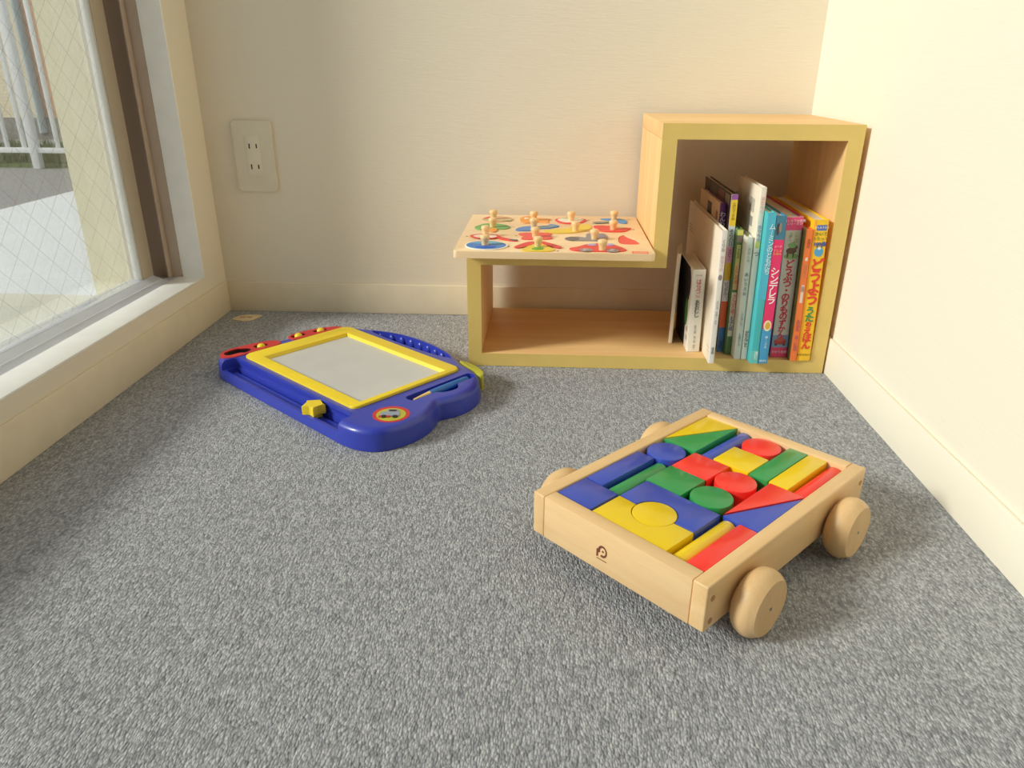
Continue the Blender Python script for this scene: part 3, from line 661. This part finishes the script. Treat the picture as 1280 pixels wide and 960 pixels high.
# ------------------------------------------------------------------ block cart
CO, CT = Vector((.5999, -.7396, 0)), -.7755
LA, LB, ZT, ZBm = .192, .2772, .0661, .022
cart = empty('block_cart', CO, CT); tag(cart, 'beech wood pull cart tray on four wheels filled with coloured blocks', 'toy cart')
b_ = bmnew(); box(b_, .01435, LA-.01435, 0, .0155, ZBm, ZT, .0012); obj('front_board', b_, M['cart'], cart)
b_ = bmnew(); box(b_, .0145, LA-.0145, LB-.0135, LB, ZBm, ZT, .0012); obj('back_board', b_, M['cart'], cart)
for x0, x1 in ((0, .0143), (LA-.0143, LA)):
    b_ = bmnew(); box(b_, x0, x1, 0, LB, ZBm, ZT, .0016, seg=3); obj('side_board', b_, M['cartY'], cart)
b_ = bmnew(); box(b_, .0145, LA-.0145, .0157, LB-.0137, .0395, .0445); obj('tray_bottom', b_, M['cartY'], cart)
RX = Matrix.Rotation(PI/2, 4, 'Y')
for y, z in ((.0085, .0520), (.0085, .0300), (LB-.0085, .0520), (LB-.0085, .0300)):
    b_ = bmnew(); cyl(b_, .0028, LA-.002, LA+.0003, 0, 16, mtx=Matrix.Translation((0, y, z)) @ RX); obj('dowel_plug', b_, M['dowel'], cart)
# branded mark on the front board
b_ = bmnew(); mx = Matrix.Translation((.0862, 0, .0428)) @ R90
o_ = E_(.0006, .0006, .0052, .0060, 28); i_ = E_(.001, .0008, .0031, .0038, 28)
for k in range(28):
    k2 = (k+1) % 28
    if 16 <= k <= 18: continue
    prism(b_, [o_[k], o_[k2], i_[k2], i_[k]], .00005, .0002, mtx=mx)
prism(b_, [(-.0062, .0010), (-.0040, .0022), (-.0040, -.0060), (-.0062, -.0066)], .00005, .0002, mtx=mx)
prism(b_, E_(.001, .0008, .0011, .0011, 12), .00005, .0002, mtx=mx)
prism(b_, [(-.0056, -.0078), (.0058, -.0078), (.0058, -.0085), (-.0056, -.0085)], .00005, .0002, mtx=mx)
obj('logo', b_, M['burn'], cart)['label'] = 'dark branded letter mark'
WR = .0302
prof = [(0, 0), (.0225, 0), (.0228, .0002), (.0262, .0026), (.0288, .0062), (.0302, .0112), (.0302, .0140), (.0295, .0172), (.0281, .0198), (.0250, .0238), (0, .0238)]
for y in (.0567, .2162):
    b_ = bmnew(); cyl(b_, .0045, -.004, LA+.004, 0, 16, mtx=Matrix.Translation((0, y, WR)) @ RX); obj('axle', b_, M['cartY'], cart)
    for sgn, x in ((1, LA+.0018), (-1, -.0018)):
        mt = Matrix.Translation((x, y, WR)) @ (RX if sgn > 0 else Matrix.Rotation(-PI/2, 4, 'Y'))
        b_ = bmnew(); lathe(b_, prof, 48, mtx=mt); wh = obj('wheel', b_, M['wheel'], cart, ang=22)
        b_ = bmnew(); cyl(b_, .0017, .0236, .0243, .0002, 14, mtx=mt); obj('axle_pin', b_, M['steel'], wh)
# blocks
BZ0, BZ1 = .0447, .0647
cm = Matrix.Translation(CO) @ Matrix.Rotation(CT, 4, 'Z')
def block(name, label, m, kind, *a):
    b_ = bmnew(); mm = 1/1000
    if kind == 'rect':
        x0, x1, y0, y1 = [v*mm for v in a]; cx, cy = (x0+x1)/2, (y0+y1)/2
        box(b_, x0-cx, x1-cx, y0-cy, y1-cy, 0, BZ1-BZ0, .0012)
    elif kind == 'cyl':
        cx, cy, r = [v*mm for v in a]; cyl(b_, r, 0, BZ1-BZ0, .0012, 48)
    elif kind == 'rod':
        x0, x1, y0, y1 = [v*mm for v in a]; cx, cy = (x0+x1)/2, (y0+y1)/2; r = (x1-x0)/2
        cyl(b_, r, -(y1-y0)/2, (y1-y0)/2, .001, 32, mtx=Matrix.Translation((0, 0, r)) @ R90)
    else:
        pts = [(x*mm, y*mm) for x, y in a[0]]; cx = sum(p[0] for p in pts)/len(pts); cy = sum(p[1] for p in pts)/len(pts)
        prism(b_, [(p[0]-cx, p[1]-cy) for p in pts], 0, BZ1-BZ0, .0010, seg=2)
    loc = cm @ Vector((cx, cy, BZ0))
    tag(obj(name, b_, M[m], None, loc, (0, 0, CT)), label, 'toy block', 'wooden blocks in the cart')
block('square_block', 'blue square block in the left corner of the cart', 'blue', 'rect', 14.5, 55.5, 16.5, 57)
block('plank_block', 'long blue plank block along the left rail of the cart', 'blue', 'rect', 14.5, 35.5, 57.8, 138.5)
block('rod_block', 'green rod lying beside the long blue plank', 'green', 'rod', 36.5, 54.5, 58.5, 138)
block('round_block', 'blue round block at the left rail of the cart', 'blue', 'cyl', 35, 159.5, 20)
block('wedge_block', 'yellow triangle block in the far corner of the cart', 'yellow', 'poly', [(15, 184), (15, 262.6), (55, 262.6)])
block('wedge_block', 'green triangle block against the yellow triangle', 'green', 'poly', [(15.5, 181), (55.5, 181), (55.5, 261.5)])
block('rod_block', 'blue rod lying beside the green triangle', 'blue', 'rod', 57, 75, 182, 262)
block('round_block', 'red round block by the back board of the cart', 'red', 'cyl', 96.5, 242.5, 20)
block('square_block', 'yellow square block in front of the far red round block', 'yellow', 'rect', 76.5, 117, 182, 222)
block('plank_block', 'green plank block beside the yellow plank at the back', 'green', 'rect', 117.6, 138, 182, 262.6)
block('plank_block', 'yellow plank block beside the red rod at the back', 'yellow', 'rect', 138.6, 159, 182.5, 262.6)
block('rod_block', 'red rod lying along the right rail of the cart', 'red', 'rod', 159.5, 177.2, 182, 262)
block('square_block', 'red square block in the middle of the cart', 'red', 'rect', 56, 97, 139.7, 180)
block('square_block', 'green square block behind the blue arch', 'green', 'rect', 55.5, 96.5, 98, 139)
block('round_block', 'red round block in the middle beside the red square', 'red', 'cyl', 117.5, 158.5, 20)
block('round_block', 'green round block in front of the middle red round block', 'green', 'cyl', 117.5, 117.5, 20)
block('arch_block', 'blue arch block curved around the yellow round block', 'blue', 'poly', [(58, 56.5), (58, 97), (140, 97), (140, 56.5)]+E_(99, 55, 21, 21, 24, .06, PI-.06))
block('arch_block', 'yellow arch block at the front board of the cart', 'yellow', 'poly', [(140, 55.8), (140, 16.5), (58, 16.5), (58, 55.8)]+E_(99, 55, 21, 21, 24, PI-.02, 2*PI+.02))
block('round_block', 'yellow round block between the blue and yellow arches', 'yellow', 'cyl', 99, 55, 20.4)
block('wedge_block', 'red triangle block by the right rail of the cart', 'red', 'poly', [(141, 101), (141, 181), (177, 181)])
block('wedge_block', 'blue triangle block against the red triangle', 'blue', 'poly', [(142, 98.6), (177.2, 98.6), (177.2, 177.6)])
block('rod_block', 'yellow rod lying beside the red plank at the front', 'yellow', 'rod', 140.8, 158.8, 17, 97)
block('plank_block', 'red plank block in the near corner of the cart', 'red', 'rect', 159.4, 177.2, 16.5, 97.2)

# ------------------------------------------------------------------ magnetic drawing board
DB = Vector((.1568, -.3215, 0)); DT = -.6967
db = empty('magnetic_drawing_board', DB, DT); tag(db, 'blue magnetic drawing board with yellow framed grey screen on the carpet', 'drawing board')
mm = .001
outline = spline([(x*mm, y*mm) for x, y in [(-12, -35), (40, -36), (150, -36), (262, -36), (298, -35.5), (322, -30), (341, -16), (351, 8), (353, 34), (348, 60), (338, 80), (331, 93), (335, 106), (339, 126), (336, 150), (326, 172), (308, 192), (284, 204), (258, 209), (240, 216), (210, 229), (172, 238), (134, 241), (94, 238), (54, 226), (22, 209), (-6, 192), (-28, 170), (-40, 142), (-42, 114), (-36, 94), (-31, 83), (-41, 70), (-50, 46), (-52, 20), (-46, -8), (-34, -27)]], 5)
HT = .030
b_ = bmnew(); rounded(b_, outline, .0008, HT, .0095, 6, draft=.0015); body = obj('body', b_, M['bplastic'], db)
# the eraser slider side is lower: cut the ledge, then hollow the groove
c_ = bmnew(); prism(c_, rrect(-8*mm, 286*mm, -60*mm, -9*mm, 9*mm), .0155, .06); boolean(body, c_)
c_ = bmnew(); prism(c_, rrect(-4*mm, 283*mm, -30*mm, -12*mm, 4*mm), .0095, .06); boolean(body, c_)
c_ = bmnew(); prism(c_, rrect(2*mm, 279*mm, -15*mm, -11*mm, 1.5*mm), .004, .06); boolean(body, c_)
# handle opening
c_ = bmnew(); prism(c_, spline([(x*mm, y*mm) for x, y in [(44, 204), (80, 200), (134, 199), (190, 202), (226, 209), (214, 218), (176, 226), (134, 228.5), (92, 226), (58, 215)]], 5), -.01, .06); boolean(body, c_)
# pen groove with a finger hollow
c_ = bmnew(); prism(c_, rrect(289*mm, 306*mm, 68*mm, 188*mm, 7*mm), .0216, .06); boolean(body, c_)
c_ = bmnew(); prism(c_, spline([(298*mm, 108*mm), (312*mm, 114*mm), (318*mm, 128*mm), (316*mm, 142*mm), (298*mm, 150*mm)], 5), .011, .06); boolean(body, c_)
# toy track hollows on the red side
HOLES = [spline([(x*mm, y*mm) for x, y in p], 4) for p in (
  [(-37, -10), (-30, -18), (-20, -14), (-19, 2), (-14, 8), (-17, 20), (-26, 22), (-33, 14), (-38, 6)],
  [(-31, 32), (-25, 30), (-19, 32), (-18, 48), (-23, 52), (-30, 48)],
  [(-30, 97), (-24, 95), (-19, 97), (-18, 116), (-23, 120), (-30, 116)],
  [(-26, 136), (-21, 134), (-16, 137), (-14, 154), (-19, 158), (-25, 154)])]
for hpts in HOLES:
    c_ = bmnew(); prism(c_, hpts, -.01, .06); boolean(body, c_)
    b_ = bmnew(); prism(b_, hpts, .010, .0125); obj('track_base', b_, M['dark'], db)['label'] = 'dark floor of a track hole'
c_ = bmnew(); prism(c_, rrect(28*mm, 265*mm, 15*mm, 166*mm, 3*mm), .020, .06); boolean(body, c_)
body.data.materials.append(M['dark'])
for p in body.data.polygons:        # walls inside the track holes take the dark material
    if abs(p.normal.z) < .3:
        for hpts in HOLES:
            xs = [q[0] for q in hpts]; ys = [q[1] for q in hpts]
            if min(xs)-.0005 <= p.center.x <= max(xs)+.0005 and min(ys)-.0005 <= p.center.y <= max(ys)+.0005: p.material_index = 1
# red panels
for pts, lb in (([(-40, -14), (-30, -24), (-18, -26), (-9, -14), (-8, 10), (-9, 40), (-10, 64), (-18, 71), (-29, 70), (-38, 52), (-43, 24), (-44, 2)], 'red'),
                ([(-30, 92), (-14, 90), (-9, 104), (-8, 150), (-6, 178), (-14, 180), (-24, 166), (-32, 146), (-36, 118), (-34, 100)], 'red')):
    b_ = bmnew(); prism(b_, spline([(x*mm, y*mm) for x, y in pts], 4), HT-.001, HT+.0012, .0005); pnl = obj('track_panel', b_, M['rplastic'], db)
    for hpts in HOLES:
        c_ = bmnew(); prism(c_, hpts, .012, .06); boolean(pnl, c_)
    pnl['label'] = 'red panel with track holes'
for x, y in ((-22, 40), (-23, 107), (-20, 147)):
    b_ = bmnew(); ball(b_, .0065, (x*mm, y*mm, HT-.0005), seg=20, sq=(1, 1, .9)); lathe(b_, [(.003, .014), (.003, HT)], 12, mtx=Matrix.Translation((x*mm, y*mm, 0))); obj('bead', b_, M['yplastic'], db)['label'] = 'yellow track bead'
# frame and screen
b_ = bmnew(); o1 = rrect(-1*mm, 274*mm, -1*mm, 186*mm, 9*mm, 6); prism(b_, o1, HT-.004, HT+.0035, .0022, seg=3)
fr = obj('screen_frame', b_, M['yplastic'], db)
c_ = bmnew(); t_ = bmnew()
bot = [(33*mm, 20.5*mm), (260*mm, 20.5*mm), (260*mm, 160.5*mm), (33*mm, 160.5*mm)]; top = [(28*mm, 15.5*mm), (265*mm, 15.5*mm), (265*mm, 165.5*mm), (28*mm, 165.5*mm)]
vb = [c_.verts.new((p[0], p[1], HT-.006)) for p in bot]; vt = [c_.verts.new((p[0], p[1], HT+.0045)) for p in top]
c_.faces.new(list(reversed(vb))); c_.faces.new(vt)
for i in range(4): c_.faces.new((vb[i], vb[(i+1) % 4], vt[(i+1) % 4], vt[i]))
t_.free(); boolean(fr, c_); fr['label'] = 'yellow screen frame'
b_ = bmnew(); box(b_, 29*mm, 264*mm, 16*mm, 165*mm, HT-.0095, HT-.0015); obj('drawing_screen', b_, M['screen'], db)['label'] = 'light grey drawing screen'
# finger bumps on the inner side of the handle
for k in range(9):
    t = -1+2*k/8; x = (134+82*t)*mm; y = (229.0-15*t*t)*mm
    b_ = bmnew(); ball(b_, .0065, (x, y, .017), seg=16, sq=(1, .55, 1.5)); obj('grip_bump', b_, M['bplastic'], db)
# rails beside the slider groove
b_ = bmnew(); box(b_, 2*mm, 280*mm, -9.5*mm, -7.5*mm, .022, HT+.0006, .0008); obj('groove_lip', b_, M['bplastic'], db)
# star slider
b_ = bmnew(); pts = []
for k in range(10):
    a = PI/2+k*PI/5+.3; r = (.0168 if k % 2 == 0 else .0088); pts.append((.216+r*math.cos(a), -.0225+r*math.sin(a)))
prism(b_, pts, .0158, .0285, .0018, seg=3, vbev=1); box(b_, .208, .224, -.027, -.0155, .0098, .0165, .001)
obj('slider_knob', b_, M['yplastic'], db)['label'] = 'yellow star shaped eraser slider'
# round sticker with a plain toy vehicle
b_ = bmnew(); c0 = (318*mm, 24*mm)
prism(b_, E_(c0[0], c0[1], .0235, .0235, 40), HT-.001, HT+.0003, mat=0)
prism(b_, E_(c0[0]+.001, c0[1]-.001, .0185, .0185, 40), HT-.001, HT+.0006, mat=1)
obj('badge', b_, [M['rplastic'], M['lime']], db)['label'] = 'round red and yellow badge'
b_ = bmnew(); cr = Matrix.Translation((c0[0]-.000, c0[1], HT+.0005)) @ Matrix.Rotation(.75, 4, 'Z')
prism(b_, rrect(-.013, .011, -.007, .006, .004), 0, .0008, mat=0, mtx=cr)
prism(b_, rrect(-.006, .008, .004, .012, .003), 0, .0009, mat=0, mtx=cr)
prism(b_, rrect(-.004, .006, .006, .0105, .002), 0, .0012, mat=2, mtx=cr)
prism(b_, rrect(-.0145, .0, -.0105, -.0065, .0012), 0, .0012, mat=1, mtx=cr)
for x in (-.008, .006): prism(b_, E_(x, -.0085, .0034, .0034, 16), 0, .0014, mat=2, mtx=cr)
obj('badge_picture', b_, [M['grey'], M['rplastic'], M['dark']], db)['label'] = 'plain grey toy vehicle picture'
# lime corner wing
b_ = bmnew(); prism(b_, spline([(x*mm, y*mm) for x, y in [(244, 213), (258, 216), (280, 213), (298, 206), (308, 198), (300, 194), (284, 201), (262, 207)]], 4), .006, HT-.0005, .003, seg=2); obj('corner_wing', b_, M['lime'], db)['label'] = 'lime yellow corner piece'
# pen in its groove
dm = Matrix.Translation(DB) @ Matrix.Rotation(DT, 4, 'Z')
pen = empty('stylus_pen', dm @ Vector((300*mm, 128*mm, .0211)), DT); tag(pen, 'blue stylus pen with cream tip lying in the groove of the drawing board', 'pen')
ry = Matrix.Rotation(-PI/2, 4, 'X')
b_ = bmnew(); lathe(b_, [(0, -.024), (.0040, -.024), (.0046, -.02), (.0050, .0), (.0050, .04), (.0042, .046), (0, .047)], 20, mtx=Matrix.Translation((0, 0, .006)) @ ry); obj('barrel', b_, M['penblue'], pen, ang=50)
b_ = bmnew(); lathe(b_, [(0, -.052), (.0016, -.0515), (.0022, -.045), (.0030, -.036), (.0040, -.0235), (0, -.0235)], 20, mtx=Matrix.Translation((0, 0, .006)) @ ry); obj('tip', b_, M['pencream'], pen, ang=50)['label'] = 'cream tip'

# ------------------------------------------------------------------ light
wd = bpy.data.worlds.new('overcast_sky'); S.world = wd; wd.use_nodes = True
nt = wd.node_tree; bg = nt.nodes['Background']
bg.inputs['Color'].default_value = (.92, .96, 1.0, 1); bg.inputs['Strength'].default_value = 1.0
sun = bpy.data.lights.new('hazy_sun', 'SUN'); sun.energy = 3.25; sun.angle = math.radians(12); sun.color = (1, .96, .89)
so = bpy.data.objects.new('hazy_sun', sun); COL.objects.link(so)
so.rotation_euler = Vector((1, .375, -.56)).to_track_quat('-Z', 'Y').to_euler(); so.location = (-3, -2, 3)
pl = bpy.data.lights.new('window_portal', 'AREA'); pl.shape = 'RECTANGLE'; pl.size = 2.8; pl.size_y = 1.86; pl.cycles.is_portal = True
po = bpy.data.objects.new('window_portal', pl); COL.objects.link(po)
po.location = (-.21, (OY+JY)/2, (OZ+OT)/2); po.rotation_euler = Vector((1, 0, 0)).to_track_quat('-Z', 'Y').to_euler()

# ------------------------------------------------------------------ camera
f, yaw, pitch, roll = 927.1561, -.047857, -.403045, .005575
fw = Vector((math.sin(yaw)*math.cos(pitch), math.cos(yaw)*math.cos(pitch), math.sin(pitch)))
r = Vector((math.cos(yaw), -math.sin(yaw), 0)); u = r.cross(fw)
r2 = math.cos(roll)*r+math.sin(roll)*u; u2 = -math.sin(roll)*r+math.cos(roll)*u
cam = bpy.data.cameras.new('camera'); cam.sensor_fit = 'HORIZONTAL'; cam.sensor_width = 36; cam.lens = f/1280*36; cam.clip_start = .02
co = bpy.data.objects.new('camera', cam); COL.objects.link(co)
mt = Matrix((r2, u2, -fw)).transposed().to_4x4(); mt.translation = (.607918, -1.341658, .431673); co.matrix_world = mt
S.camera = co
vs = S.view_settings; vs.view_transform = 'Standard'; vs.look = 'None'; vs.gamma = 1; vs.use_curve_mapping = False; vs.exposure = .0
S.cycles.use_denoising = True
S.cycles.max_bounces = 14; S.cycles.diffuse_bounces = 8; S.cycles.transparent_max_bounces = 16
S.cycles.sample_clamp_indirect = 8
